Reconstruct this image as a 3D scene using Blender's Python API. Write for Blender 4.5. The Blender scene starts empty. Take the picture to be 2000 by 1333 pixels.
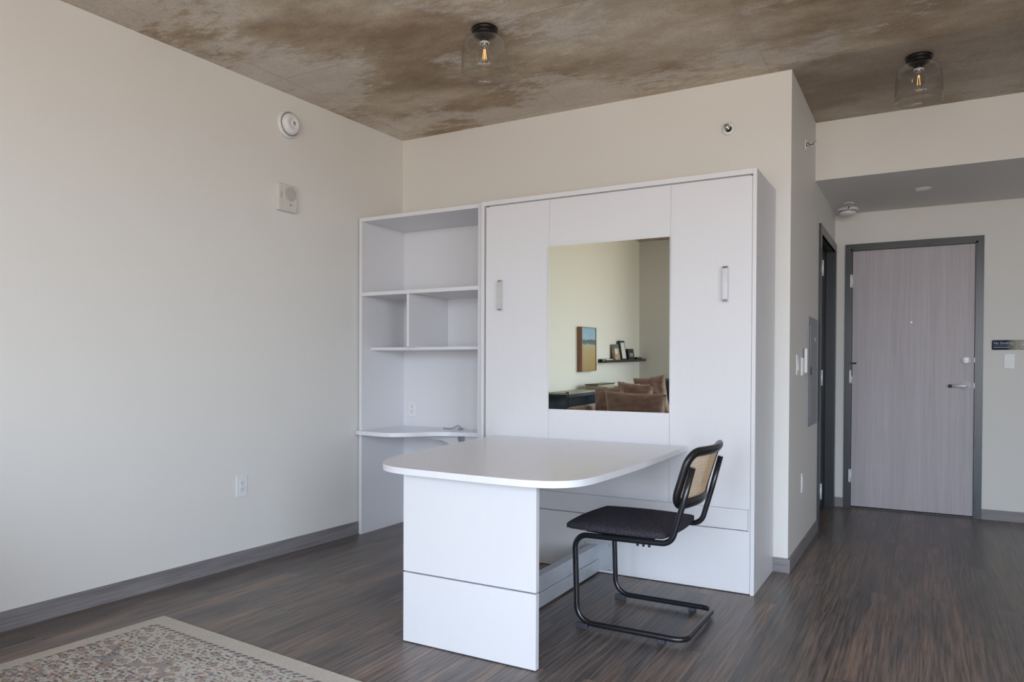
import bpy, bmesh, math, random
from mathutils import Vector, Matrix, noise
random.seed(7)
S = bpy.context.scene
COL = S.collection

# ------------------------------------------------------------------ camera
CAM_H, F_PX, YAW, PITCH, ROLL = 1.13, 1434.14, 0.51281, -0.012018, 0.0040166
cd = bpy.data.cameras.new('camera'); cam = bpy.data.objects.new('camera', cd); COL.objects.link(cam)
sy, cy = math.sin(YAW), math.cos(YAW)
fw = Vector((-sy*math.cos(PITCH), cy*math.cos(PITCH), math.sin(PITCH)))
r0 = Vector((cy, sy, 0)); u0 = r0.cross(fw)
R_ = math.cos(ROLL)*r0 + math.sin(ROLL)*u0
U_ = -math.sin(ROLL)*r0 + math.cos(ROLL)*u0
cam.matrix_world = Matrix(((R_.x, U_.x, -fw.x, 0), (R_.y, U_.y, -fw.y, 0), (R_.z, U_.z, -fw.z, CAM_H), (0, 0, 0, 1)))
cd.sensor_width = 36; cd.lens = F_PX/2000*36
cd.shift_x = 0.0; cd.shift_y = (733.75-666.5)/2000
cd.clip_start = 0.05; cd.clip_end = 200
S.camera = cam

# ------------------------------------------------------------------ view + sky
S.view_settings.view_transform = 'Standard'; S.view_settings.look = 'None'
S.view_settings.exposure = 0.95; S.view_settings.gamma = 1.0; S.view_settings.use_curve_mapping = False
w = bpy.data.worlds.new('world'); S.world = w; w.use_nodes = True
nt = w.node_tree; nt.nodes.clear()
o = nt.nodes.new('ShaderNodeOutputWorld'); bg = nt.nodes.new('ShaderNodeBackground')
tc = nt.nodes.new('ShaderNodeTexCoord'); sp = nt.nodes.new('ShaderNodeSeparateXYZ'); cr = nt.nodes.new('ShaderNodeValToRGB')
nt.links.new(tc.outputs['Generated'], sp.inputs[0]); 
mp = nt.nodes.new('ShaderNodeMapRange'); mp.inputs[1].default_value = -1; mp.inputs[2].default_value = 1
nt.links.new(sp.outputs['Z'], mp.inputs[0]); nt.links.new(mp.outputs[0], cr.inputs[0])
e = cr.color_ramp.elements
e[0].position = 0.0; e[0].color = (0.50, 0.41, 0.34, 1)
e[1].position = 1.0; e[1].color = (0.74, 0.95, 1.35, 1)
a = e.new(0.49); a.color = (0.56, 0.48, 0.43, 1)
a = e.new(0.51); a.color = (0.80, 0.87, 1.0, 1)
a = e.new(0.68); a.color = (0.84, 0.95, 1.18, 1)
nt.links.new(cr.outputs[0], bg.inputs[0]); bg.inputs[1].default_value = 6.0
nt.links.new(bg.outputs[0], o.inputs[0])

# room numbers (metres; the camera stands at x=0, y=0)
XL, SL, YB, ZC = -3.3138, -0.0316, 4.2616, 2.7614
XW, YH, ZS, YD = -0.651, 5.2673, 2.3769, 6.5164
YS, XR = -2.46, 2.9
YC, YC1 = 3.7386, 3.7902
WIN = [(-1.65, -0.25, 0.20, 2.60), (-0.02, 2.72, 0.20, 2.60)]
WINR = (-2.25, 0.15, 0.40, 2.60)          # added in the right-hand wall: y from, y to, z from, z to
def lx(y): return XL + SL*(YB-y)

for i, (x0, x1, z0, z1) in enumerate(WIN):      # the daylight's way in: sky portals in the two window openings
    ld = bpy.data.lights.new('window_daylight', 'AREA'); lo = bpy.data.objects.new('window_daylight', ld); COL.objects.link(lo)
    ld.shape = 'RECTANGLE'; ld.size = x1-x0; ld.size_y = z1-z0; ld.energy = 1
    ld.cycles.is_portal = True
    lo.location = ((x0+x1)/2, YS-0.16, (z0+z1)/2); lo.rotation_euler = (math.radians(90), 0, 0)

ld = bpy.data.lights.new('window_daylight', 'AREA'); lo = bpy.data.objects.new('window_daylight', ld); COL.objects.link(lo)  # sky portal in the added right-hand window
ld.shape = 'RECTANGLE'; ld.size = WINR[1]-WINR[0]; ld.size_y = WINR[3]-WINR[2]; ld.energy = 1; ld.cycles.is_portal = True
lo.location = (XR+.16, (WINR[0]+WINR[1])/2, (WINR[2]+WINR[3])/2); lo.rotation_euler = (math.radians(90), 0, math.radians(90))

# ------------------------------------------------------------------ material helpers
MATS = {}
def newmat(name):
    m = bpy.data.materials.new(name); m.use_nodes = True
    n = m.node_tree; n.nodes.clear()
    out = n.nodes.new('ShaderNodeOutputMaterial'); b = n.nodes.new('ShaderNodeBsdfPrincipled')
    n.links.new(b.outputs[0], out.inputs[0]); MATS[name] = m
    return m, n, b
def coords(n, scale=(1, 1, 1), rot=(0, 0, 0), loc=(0, 0, 0)):
    t = n.nodes.new('ShaderNodeTexCoord'); mp = n.nodes.new('ShaderNodeMapping')
    mp.inputs['Scale'].default_value = scale; mp.inputs['Rotation'].default_value = rot; mp.inputs['Location'].default_value = loc
    n.links.new(t.outputs['Object'], mp.inputs[0]); return mp.outputs[0]
def noise_n(n, vec, scale, detail=4, rough=.5):
    t = n.nodes.new('ShaderNodeTexNoise'); t.inputs['Scale'].default_value = scale
    t.inputs['Detail'].default_value = detail; t.inputs['Roughness'].default_value = rough
    n.links.new(vec, t.inputs['Vector']); return t.outputs['Fac']
def ramp(n, fac, stops):
    r = n.nodes.new('ShaderNodeValToRGB'); els = r.color_ramp.elements
    els[0].position, els[0].color = stops[0][0], tuple(stops[0][1])+(1,)
    els[1].position, els[1].color = stops[-1][0], tuple(stops[-1][1])+(1,)
    for p, c in stops[1:-1]: q = els.new(p); q.color = tuple(c)+(1,)
    n.links.new(fac, r.inputs[0]); return r.outputs[0]
def mixc(n, fac, a, b, mode='MIX'):
    m = n.nodes.new('ShaderNodeMix'); m.data_type = 'RGBA'; m.blend_type = mode
    for sock, v in ((m.inputs[0], fac), (m.inputs[6], a), (m.inputs[7], b)):
        if isinstance(v, (int, float)): sock.default_value = v
        elif isinstance(v, (tuple, list)): sock.default_value = tuple(v)+(1,)
        else: n.links.new(v, sock)
    return m.outputs[2]
def mth(n, op, a, b=None, c=None):
    m = n.nodes.new('ShaderNodeMath'); m.operation = op
    for i, v in enumerate((a, b, c)):
        if v is None: continue
        if isinstance(v, (int, float)): m.inputs[i].default_value = v
        else: n.links.new(v, m.inputs[i])
    return m.outputs[0]
def bump(n, b, h, dist, strength=1):
    u = n.nodes.new('ShaderNodeBump'); u.inputs['Strength'].default_value = strength; u.inputs['Distance'].default_value = dist
    n.links.new(h, u.inputs['Height']); n.links.new(u.outputs[0], b.inputs['Normal'])
def plain(name, col, rough=.5, metal=0, spec=.5, nscale=40, var=.04, bd=0.0, sc=(1, 1, 1)):
    m, n, b = newmat(name)
    f = noise_n(n, coords(n, sc), nscale)
    c = ramp(n, f, [(0.25, [max(0, x*(1-var)) for x in col]), (0.75, [x*(1+var) for x in col])])
    n.links.new(c, b.inputs['Base Color']); b.inputs['Roughness'].default_value = rough
    b.inputs['Metallic'].default_value = metal; b.inputs['Specular IOR Level'].default_value = spec
    if bd: bump(n, b, f, bd)
    return m

WALLC = (0.775, 0.765, 0.74)
M_wall = plain('wall_paint', WALLC, .55, spec=.25, nscale=180, var=.012, bd=.0004)
M_soff = plain('soffit_paint', WALLC, .6, spec=.2, nscale=180, var=.012, bd=.0004)
M_white = plain('white_laminate', (0.755, 0.757, 0.785), .38, spec=.4, nscale=14, var=.008, bd=.0001, sc=(9, 9, .5))
M_top = plain('white_tabletop', (0.86, 0.87, 0.93), .25, spec=.55, nscale=30, var=.02)
M_gapshade = plain('gap_shade', (0.03, 0.03, 0.032), .8)  # near-black colour standing in for the shade inside gaps
M_plast = plain('white_plastic', (0.80, 0.81, 0.82), .35)
M_plasto = plain('off_white_plastic', (0.66, 0.66, 0.62), .4)
M_chrome = plain('brushed_chrome', (0.75, 0.76, 0.78), .22, 1)
M_satin = plain('satin_nickel', (0.84, 0.85, 0.89), .42, .25)
M_galv = plain('grey_steel', (0.55, 0.58, 0.62), .40, .35, nscale=12, var=.06)
M_blk = plain('black_powder_coat', (0.012, 0.013, 0.017), .24, spec=.65)
M_blkwood = plain('black_lacquered_wood', (0.012, 0.012, 0.014), .34, spec=.5, nscale=8, var=.3, sc=(1, 12, 1))
M_rubber = plain('dark_rubber', (0.05, 0.05, 0.065), .5)
M_bronze = plain('dark_bronze', (0.010, 0.008, 0.009), .35, .3)
M_frame = plain('charcoal_door_frame', (0.034, 0.040, 0.048), .30, spec=.5)
M_elec = plain('grey_panel_paint', (0.30, 0.32, 0.345), .5)
M_cane_c = plain('cane', (0.70, 0.52, 0.33), .5, nscale=90, var=.2)
M_blackplast = plain('black_plastic', (0.015, 0.015, 0.018), .4)

def m_floor():
    m, n, b = newmat('dark_wood_planks')
    v = coords(n, (1, 1, 1), (0, 0, math.radians(90)))
    br = n.nodes.new('ShaderNodeTexBrick'); n.links.new(v, br.inputs['Vector'])
    br.inputs['Scale'].default_value = 1; br.inputs['Brick Width'].default_value = 1.22; br.inputs['Row Height'].default_value = 0.152
    br.inputs['Mortar Size'].default_value = .0011; br.inputs['Mortar Smooth'].default_value = .3
    br.offset = .37; br.inputs['Bias'].default_value = 0
    br.inputs['Color1'].default_value = (0, 0, 0, 1); br.inputs['Color2'].default_value = (1, 1, 1, 1); br.inputs['Mortar'].default_value = (.5, .5, .5, 1)
    # offset grain per plank
    t = n.nodes.new('ShaderNodeTexCoord'); va = n.nodes.new('ShaderNodeVectorMath'); va.operation = 'MULTIPLY_ADD'
    n.links.new(br.outputs['Color'], va.inputs[0]); va.inputs[1].default_value = (3.1, 17.3, 5.7); n.links.new(t.outputs['Object'], va.inputs[2])
    mp = n.nodes.new('ShaderNodeMapping'); n.links.new(va.outputs[0], mp.inputs[0]); mp.inputs['Scale'].default_value = (44, 1.5, 1)
    g1 = noise_n(n, mp.outputs[0], 2.2, 8, .62)
    mp2 = n.nodes.new('ShaderNodeMapping'); n.links.new(va.outputs[0], mp2.inputs[0]); mp2.inputs['Scale'].default_value = (7, .8, 1)
    g2 = noise_n(n, mp2.outputs[0], 1.4, 5, .6)
    base = ramp(n, g2, [(.32, (.088, .082, .083)), (.5, (.140, .120, .112)), (.66, (.205, .150, .118))])
    tone = ramp(n, br.outputs['Color'], [(0, (.78, .80, .83)), (.5, (1, .97, .95)), (1, (1.2, 1.12, 1.06))])
    c = mixc(n, 1, base, tone, 'MULTIPLY')
    gr = ramp(n, g1, [(.38, (.44, .43, .42)), (.5, (1, 1, 1)), (.62, (1.65, 1.58, 1.55))])
    c = mixc(n, .85, c, gr, 'MULTIPLY')
    # cathedral grain: pale contour lines
    w_ = n.nodes.new('ShaderNodeTexWave'); n.links.new(mp2.outputs[0], w_.inputs['Vector']); w_.inputs['Scale'].default_value = 1.6
    w_.inputs['Distortion'].default_value = 7; w_.inputs['Detail'].default_value = 4; w_.inputs['Detail Scale'].default_value = 1.2
    lines = ramp(n, w_.outputs['Fac'], [(.86, (0, 0, 0)), (.97, (1, 1, 1))])
    msk = ramp(n, noise_n(n, coords(n, (1.1, .35, 1)), 1.7, 2), [(.47, (0, 0, 0)), (.6, (1, 1, 1))])
    c = mixc(n, mth(n, 'MULTIPLY', mth(n, 'MULTIPLY', lines, msk), .45), c, (.30, .27, .255))
    c = mixc(n, mth(n, 'MULTIPLY', br.outputs['Fac'], .55), c, (.035, .032, .032))
    n.links.new(c, b.inputs['Base Color'])
    rg = ramp(n, g1, [(.3, (.27, .27, .27)), (.7, (.42, .42, .42))]); n.links.new(rg, b.inputs['Roughness'])
    b.inputs['Specular IOR Level'].default_value = .5
    h = mth(n, 'SUBTRACT', mth(n, 'MULTIPLY', g1, .5), br.outputs['Fac']); bump(n, b, h, .0006, .8)
    return m
def m_concrete():
    m, n, b = newmat('stained_concrete')
    v = coords(n)
    big = noise_n(n, coords(n, (.6, 1.2, 1), rot=(0, 0, .25)), 1.5, 8, .62)
    med = noise_n(n, coords(n, (.7, 1.15, 1), loc=(3, 2, 0)), 2.6, 9, .68)
    base = ramp(n, big, [(.36, (.31, .22, .140)), (.5, (.42, .325, .225)), (.62, (.56, .48, .375))])
    c = mixc(n, .75, base, ramp(n, med, [(.34, (.66, .63, .60)), (.5, (1, 1, 1)), (.66, (1.38, 1.42, 1.46))]), 'MULTIPLY')
    # flaky pale laitance patches, more of them on the left half of the room
    fm = noise_n(n, coords(n, (.8, 1.05, 1), loc=(.55, 1.7, 0)), 1.75, 4, .5)
    fd = noise_n(n, coords(n, (.6, 1.3, 1)), 13, 12, .82)
    mix = mth(n, 'ADD', mth(n, 'MULTIPLY', fm, .62), mth(n, 'MULTIPLY', fd, .56))
    s = n.nodes.new('ShaderNodeSeparateXYZ'); n.links.new(v, s.inputs[0])
    leftb = n.nodes.new('ShaderNodeMapRange'); n.links.new(s.outputs['X'], leftb.inputs[0])
    leftb.inputs[1].default_value = -3.2; leftb.inputs[2].default_value = -.3; leftb.inputs[3].default_value = .035; leftb.inputs[4].default_value = -.03
    flake = ramp(n, mth(n, 'ADD', mix, leftb.outputs[0]), [(.585, (0, 0, 0)), (.645, (1, 1, 1))])
    c = mixc(n, mth(n, 'MULTIPLY', flake, .62), c, (.74, .69, .63))
    # greyer tone over the entry side
    grey = n.nodes.new('ShaderNodeMapRange'); n.links.new(s.outputs['Y'], grey.inputs[0])
    grey.inputs[1].default_value = 4.17; grey.inputs[2].default_value = 4.21
    gx = n.nodes.new('ShaderNodeMapRange'); n.links.new(s.outputs['X'], gx.inputs[0]); gx.inputs[1].default_value = -.72; gx.inputs[2].default_value = -.70
    c = mixc(n, mth(n, 'MULTIPLY', mth(n, 'MULTIPLY', grey.outputs[0], gx.outputs[0]), .45), c, (.32, .285, .245))
    # fine speckle, formwork seams
    fine = noise_n(n, coords(n, (1, 1, 1)), 70, 6, .7)
    c = mixc(n, .5, c, ramp(n, fine, [(.3, (.72, .72, .72)), (.7, (1.28, 1.28, 1.28))]), 'MULTIPLY')
    seams = None
    wob = mth(n, 'MULTIPLY', mth(n, 'SUBTRACT', noise_n(n, v, 3, 3), .5), .02)
    for ax, pos in (('X', -3.19), ('X', -1.98), ('X', -.76), ('X', .46), ('Y', 3.02), ('Y', 4.19), ('Y', 1.8)):
        d = mth(n, 'ABSOLUTE', mth(n, 'ADD', mth(n, 'SUBTRACT', s.outputs[ax], pos), wob))
        mr = n.nodes.new('ShaderNodeMapRange'); n.links.new(d, mr.inputs[0]); mr.inputs[1].default_value = .002; mr.inputs[2].default_value = .009
        mr.inputs[3].default_value = 1; mr.inputs[4].default_value = 0
        seams = mr.outputs[0] if seams is None else mth(n, 'MAXIMUM', seams, mr.outputs[0])
    sm = mth(n, 'MULTIPLY', seams, mth(n, 'MULTIPLY', noise_n(n, v, 2.2, 3), .45))
    c = mixc(n, sm, c, mixc(n, noise_n(n, v, 1.3, 2), (.13, .10, .075), (.55, .49, .41)))
    n.links.new(c, b.inputs['Base Color']); b.inputs['Roughness'].default_value = .62; b.inputs['Specular IOR Level'].default_value = .35
    bump(n, b, mth(n, 'SUBTRACT', mth(n, 'ADD', fine, med), seams), .002, .6)
    return m
def m_streak(name, c0, c1, c2, sc, rough=.5):
    m, n, b = newmat(name)
    f = noise_n(n, coords(n, sc), 2.0, 8, .65); g = noise_n(n, coords(n, [x*.2 for x in sc]), 2.0, 3)
    c = ramp(n, mth(n, 'ADD', mth(n, 'MULTIPLY', f, .7), mth(n, 'MULTIPLY', g, .3)), [(.36, c0), (.5, c1), (.64, c2)])
    n.links.new(c, b.inputs['Base Color']); b.inputs['Roughness'].default_value = rough; bump(n, b, f, .0004)
    return m
def m_glass(name, tint=(1, 1, 1), edge=1.45, pw=4):
    m = bpy.data.materials.new(name); m.use_nodes = True; n = m.node_tree; n.nodes.clear()
    out = n.nodes.new('ShaderNodeOutputMaterial'); tr = n.nodes.new('ShaderNodeBsdfTransparent'); gl = n.nodes.new('ShaderNodeBsdfGlossy')
    tr.inputs[0].default_value = tuple(tint)+(1,); gl.inputs['Roughness'].default_value = .02
    lw = n.nodes.new('ShaderNodeLayerWeight'); lw.inputs[0].default_value = .5; mx = n.nodes.new('ShaderNodeMixShader')
    n.links.new(mth(n, 'ADD', mth(n, 'MULTIPLY', mth(n, 'POWER', lw.outputs['Facing'], pw), edge-.95), .03), mx.inputs[0]); n.links.new(tr.outputs[0], mx.inputs[1]); n.links.new(gl.outputs[0], mx.inputs[2]); n.links.new(mx.outputs[0], out.inputs[0])
    return m
def m_emit(name, col, s):
    m, n, b = newmat(name); b.inputs['Base Color'].default_value = (.8, .5, .2, 1)
    b.inputs['Emission Color'].default_value = tuple(col)+(1,); b.inputs['Emission Strength'].default_value = s; return m
def m_fabric(name, c0, c1, scale, bd, rough=.95, sheen=.0):
    m, n, b = newmat(name); v = coords(n)
    vo = n.nodes.new('ShaderNodeTexVoronoi'); vo.inputs['Scale'].default_value = scale; n.links.new(v, vo.inputs['Vector'])
    f = noise_n(n, v, scale*.6, 5, .6)
    c = ramp(n, mth(n, 'MULTIPLY', mth(n, 'ADD', f, vo.outputs['Distance']), .55), [(.25, c0), (.75, c1)])
    n.links.new(c, b.inputs['Base Color']); b.inputs['Roughness'].default_value = rough
    b.inputs['Specular IOR Level'].default_value = .15; b.inputs['Sheen Weight'].default_value = sheen
    bump(n, b, mth(n, 'ADD', f, vo.outputs['Distance']), bd); return m
M_floor = m_floor(); M_conc = m_concrete()
M_baseb = m_streak('grey_wood_baseboard', (.175, .162, .166), (.230, .216, .222), (.30, .285, .295), (2.0, 2.0, 60), .45)
M_doorl = m_streak('grey_wood_laminate', (.40, .36, .39), (.45, .41, .44), (.50, .46, .49), (55, 55, 1.2), .45)
M_glass = m_glass('window_glass', (.97, .99, .98)); M_shade = m_glass('clear_lamp_glass', (.985, .985, .98), 1.55, 3); M_bulbg = m_glass('bulb_glass', (.96, .96, .95), 1.85, 2)
M_seat = m_fabric('charcoal_boucle', (.010, .010, .014), (.085, .080, .098), 230, .004)
def m_velvet():
    m, n, b = newmat('mauve_brown_velvet'); f = noise_n(n, coords(n, (1, 1, 2.5)), 9, 6, .6)
    n.links.new(ramp(n, f, [(.3, (.235, .140, .118)), (.7, (.36, .235, .20))]), b.inputs['Base Color'])
    b.inputs['Roughness'].default_value = .85; b.inputs['Specular IOR Level'].default_value = .15; b.inputs['Sheen Weight'].default_value = .6
    bump(n, b, noise_n(n, coords(n, (1, 1, 2)), 7, 5, .55), .03, .7); return m
M_velvet = m_velvet()
M_navy = m_fabric('dark_slate_fabric', (.035, .045, .062), (.07, .085, .11), 120, .0006, .8, .2)
M_fil = m_emit('glowing_filament', (1.0, .46, .13), 1.0)
def m_mirror():
    m, n, b = newmat('mirror_silvering'); f = noise_n(n, coords(n), .6)
    n.links.new(ramp(n, f, [(0, (.80, .83, .715)), (1, (.81, .84, .725))]), b.inputs['Base Color'])
    b.inputs['Metallic'].default_value = 1; b.inputs['Roughness'].default_value = 0; return m
M_mirror = m_mirror()

# ------------------------------------------------------------------ geometry helpers
def B(): return bmesh.new()
def box(bm, x0, x1, y0, y1, z0, z1, bev=0.0, seg=2):
    x0, x1 = min(x0, x1), max(x0, x1); y0, y1 = min(y0, y1), max(y0, y1); z0, z1 = min(z0, z1), max(z0, z1)
    vs = [bm.verts.new((x, y, z)) for x in (x0, x1) for y in (y0, y1) for z in (z0, z1)]
    q = [(0, 1, 3, 2), (4, 6, 7, 5), (0, 4, 5, 1), (2, 3, 7, 6), (0, 2, 6, 4), (1, 5, 7, 3)]
    fs = [bm.faces.new([vs[i] for i in f]) for f in q]
    if bev:
        es = list({e for f in fs for e in f.edges})
        bmesh.ops.bevel(bm, geom=es, offset=bev, segments=seg, affect='EDGES', profile=.5)
def prism(bm, pts, a0, a1, axis='z', bev=0.0):
    """pts: closed outline; extruded along axis from a0 to a1."""
    def P(p, t):
        return {'z': (p[0], p[1], t), 'y': (p[0], t, p[1]), 'x': (t, p[0], p[1])}[axis]
    lo = [bm.verts.new(P(p, a0)) for p in pts]; hi = [bm.verts.new(P(p, a1)) for p in pts]
    f0 = bm.faces.new(lo); f1 = bm.faces.new(hi)
    k = len(pts)
    for i in range(k): bm.faces.new((lo[i], lo[(i+1) % k], hi[(i+1) % k], hi[i]))
    if bev:
        bmesh.ops.bevel(bm, geom=list(set(f0.edges) | set(f1.edges)), offset=bev, segments=2, affect='EDGES', profile=.5)
    bmesh.ops.recalc_face_normals(bm, faces=bm.faces)
def rrect(x0, x1, z0, z1, r, n=6):
    pts = []
    for cx_, cz_, a in ((x1-r, z1-r, 0), (x0+r, z1-r, 90), (x0+r, z0+r, 180), (x1-r, z0+r, 270)):
        for i in range(n+1):
            t = math.radians(a+90*i/n); pts.append((cx_+r*math.cos(t), cz_+r*math.sin(t)))
    return pts
def smooth_pts(pts, n=6):
    out = []
    for i in range(len(pts)-1):
        p0 = Vector(pts[max(i-1, 0)]); p1 = Vector(pts[i]); p2 = Vector(pts[i+1]); p3 = Vector(pts[min(i+2, len(pts)-1)])
        for k in range(n):
            t = k/n
            out.append(tuple(.5*((2*p1)+(p2-p0)*t+(2*p0-5*p1+4*p2-p3)*t*t+(3*p1-p0-3*p2+p3)*t**3)))
    out.append(tuple(pts[-1])); return out
def fillet(pts, radii, n=8):
    """polyline with rounded corners"""
    pts = [Vector(p) for p in pts]; out = [pts[0]]
    for i in range(1, len(pts)-1):
        a, p, b = pts[i-1], pts[i], pts[i+1]; u = (a-p).normalized(); v = (b-p).normalized(); r = radii[i-1]
        if r <= 0: out.append(p); continue
        ang = u.angle(v); d = r/math.tan(ang/2)
        c = p+(u+v).normalized()*(r/math.sin(ang/2)); s0 = p+u*d-c; s1 = p+v*d-c
        ax = s0.cross(s1).normalized(); tot = s0.angle(s1)
        for k in range(n+1): out.append(c+Matrix.Rotation(tot*k/n, 3, ax) @ s0)
    out.append(pts[-1]); return out
def tube(bm, pts, r, seg=12, closed=False, cap=True, flat=None):
    """sweep a circle (or an ellipse r x flat) along pts"""
    pts = [Vector(p) for p in pts]; k = len(pts); rings = []
    def tan(i):
        if closed: return (pts[(i+1) % k]-pts[(i-1) % k]).normalized()
        return (pts[min(i+1, k-1)]-pts[max(i-1, 0)]).normalized()
    t = tan(0); up = Vector((0, 0, 1)) if abs(t.z) < .9 else Vector((0, 1, 0))
    nrm = (up-t*up.dot(t)).normalized(); pt = t
    for i in range(k):
        t = tan(i); ax = pt.cross(t)
        if ax.length > 1e-7: nrm = Matrix.Rotation(pt.angle(t), 3, ax.normalized()) @ nrm
        nrm = (nrm-t*nrm.dot(t)).normalized(); bi = t.cross(nrm); pt = t
        rr = r[i] if isinstance(r, (list, tuple)) else r
        r2 = flat if flat else rr
        rings.append([bm.verts.new(pts[i]+nrm*rr*math.cos(2*math.pi*j/seg)+bi*r2*math.sin(2*math.pi*j/seg)) for j in range(seg)])
    for i in range(k if closed else k-1):
        a, b = rings[i], rings[(i+1) % k]
        for j in range(seg): bm.faces.new((a[j], a[(j+1) % seg], b[(j+1) % seg], b[j])).smooth = True
    if cap and not closed: bm.faces.new(rings[0][::-1]); bm.faces.new(rings[-1])
def lathe(bm, prof, c=(0, 0, 0), axis='z', seg=32, closed=False):
    """prof: (radius, height) list; axis z, x or y"""
    rings = []
    for r, h in prof:
        ring = []
        for j in range(seg):
            t = 2*math.pi*j/seg; u, v = max(r, 1e-5)*math.cos(t), max(r, 1e-5)*math.sin(t)
            p = {'z': (u, v, h), 'x': (h, u, v), 'y': (u, h, v)}[axis]
            ring.append(bm.verts.new((c[0]+p[0], c[1]+p[1], c[2]+p[2])))
        rings.append(ring)
    for a, b in zip(rings, rings[1:]):
        for j in range(seg): bm.faces.new((a[j], a[(j+1) % seg], b[(j+1) % seg], b[j])).smooth = True
    bmesh.ops.remove_doubles(bm, verts=bm.verts, dist=2e-5)
    bmesh.ops.recalc_face_normals(bm, faces=bm.faces)
def mk(name, bm, mat):
    bmesh.ops.recalc_face_normals(bm, faces=bm.faces)
    me = bpy.data.meshes.new(name); bm.to_mesh(me); bm.free(); me.materials.append(mat)
    ob = bpy.data.objects.new(name, me); COL.objects.link(ob); return ob
def tm(loc, rz): return Matrix.Translation(loc) @ Matrix.Rotation(rz, 4, 'Z')
INV = {}
def struct(name, bm, mat, parent=None):
    ob = mk(name, bm, mat)
    if parent is None: ob['kind'] = 'structure'
    else:
        ob.parent = parent
        if parent in INV: INV[ob] = INV[parent]; ob.data.transform(INV[parent])
    return ob
def thing(name, label, cat, loc=(0, 0, 0), rz=0.0, group=None):
    ob = bpy.data.objects.new(name, None); COL.objects.link(ob); ob.empty_display_size = .05
    ob.location = loc; ob.rotation_euler = (0, 0, rz); INV[ob] = tm(Vector(loc), rz).inverted()
    ob['label'] = label; ob['category'] = cat
    if group: ob['group'] = group
    return ob
def part(name, bm, mat, parent, local=False, label=None):
    """mesh given in world coordinates unless local; parent may be a thing or a part"""
    ob = mk(name, bm, mat)
    if not local: ob.data.transform(INV[parent])
    ob.parent = parent; INV[ob] = INV[parent]
    if label: ob['label'] = label
    return ob
def solo(name, bm, mat, label, cat, loc, rz=0.0, local=False, group=None):
    ob = mk(name, bm, mat)
    if not local: ob.data.transform(tm(Vector(loc), rz).inverted())
    ob.location = loc; ob.rotation_euler = (0, 0, rz); INV[ob] = tm(Vector(loc), rz).inverted()
    ob['label'] = label; ob['category'] = cat
    if group: ob['group'] = group
    return ob
def text_bm(s, size, mat4, depth=.0006):
    cu = bpy.data.curves.new('lettering', 'FONT'); cu.body = s; cu.size = size; cu.extrude = depth; cu.resolution_u = 3
    to = bpy.data.objects.new('lettering', cu); COL.objects.link(to)
    dg = bpy.context.evaluated_depsgraph_get(); me = bpy.data.meshes.new_from_object(to.evaluated_get(dg))
    bm = B(); bm.from_mesh(me); bm.transform(mat4)
    bpy.data.objects.remove(to); bpy.data.curves.remove(cu); bpy.data.meshes.remove(me); return bm

# ================================================================== SETTING
T = .13
bm = B(); box(bm, -3.75, XR+T, YS-T, YD+.6, -.08, 0); struct('floor', bm, M_floor)
bm = B(); box(bm, -3.75, XR+T, YS-T, YD+.6, ZC, ZC+.15); struct('ceiling', bm, M_conc)
bm = B(); prism(bm, [(lx(YS-T)-.0, YS-T), (lx(YB+T), YB+T), (lx(YB+T)-T, YB+T), (lx(YS-T)-T, YS-T)], 0, ZC); struct('wall_left', bm, M_wall)
bm = B(); box(bm, lx(YB)-.02, XW-T, YB, YB+T, 0, ZC); struct('wall_back', bm, M_wall)
# hall side wall with the side-door opening
Y0, Y1, ZO = 5.535, 6.46, 2.08
bm = B(); box(bm, XW-T, XW, YB, Y0, 0, ZC); box(bm, XW-T, XW, Y0, Y1, ZO, ZC); box(bm, XW-T, XW, Y1, YD, 0, ZC)
struct('wall_hall', bm, M_wall)
# entry wall with its door opening
DX0, DX1, DZ = -.535, .336, 2.087
bm = B(); box(bm, -2.5, DX0, YD, YD+T, 0, ZC); box(bm, DX1, XR+T, YD, YD+T, 0, ZC); box(bm, DX0, DX1, YD, YD+T, DZ, ZC)
struct('wall_entry', bm, M_wall)
y0, y1, z0, z1 = WINR
bm = B(); box(bm, XR, XR+T, YS-T, y0, 0, ZC); box(bm, XR, XR+T, y1, YD, 0, ZC); box(bm, XR, XR+T, y0, y1, 0, z0); box(bm, XR, XR+T, y0, y1, z1, ZC); struct('wall_right', bm, M_wall)
bm = B(); t = .05
for q in ((y0, y1, z0, z0+t), (y0, y1, z1-t, z1), (y0, y0+t, z0, z1), (y1-t, y1, z0, z1), ((y0+y1)/2-t/2, (y0+y1)/2+t/2, z0, z1)): box(bm, XR+.04, XR+.10, q[0], q[1], q[2], q[3])
wn = struct('window_3', bm, M_frame)  # unseen window added to brighten the left wall
bm = B(); box(bm, XR+.069, XR+.075, y0+t, y1-t, z0+t, z1-t); struct('pane', bm, M_glass, wn)
bm = B(); box(bm, -2.5, -2.38, YB+T, YD, 0, ZC); struct('wall_bathroom', bm, M_wall)
# dropped soffit over the entry
bm = B(); box(bm, XW, XR, YH, YD, ZS, ZC); struct('ceiling_soffit', bm, M_soff)
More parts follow.
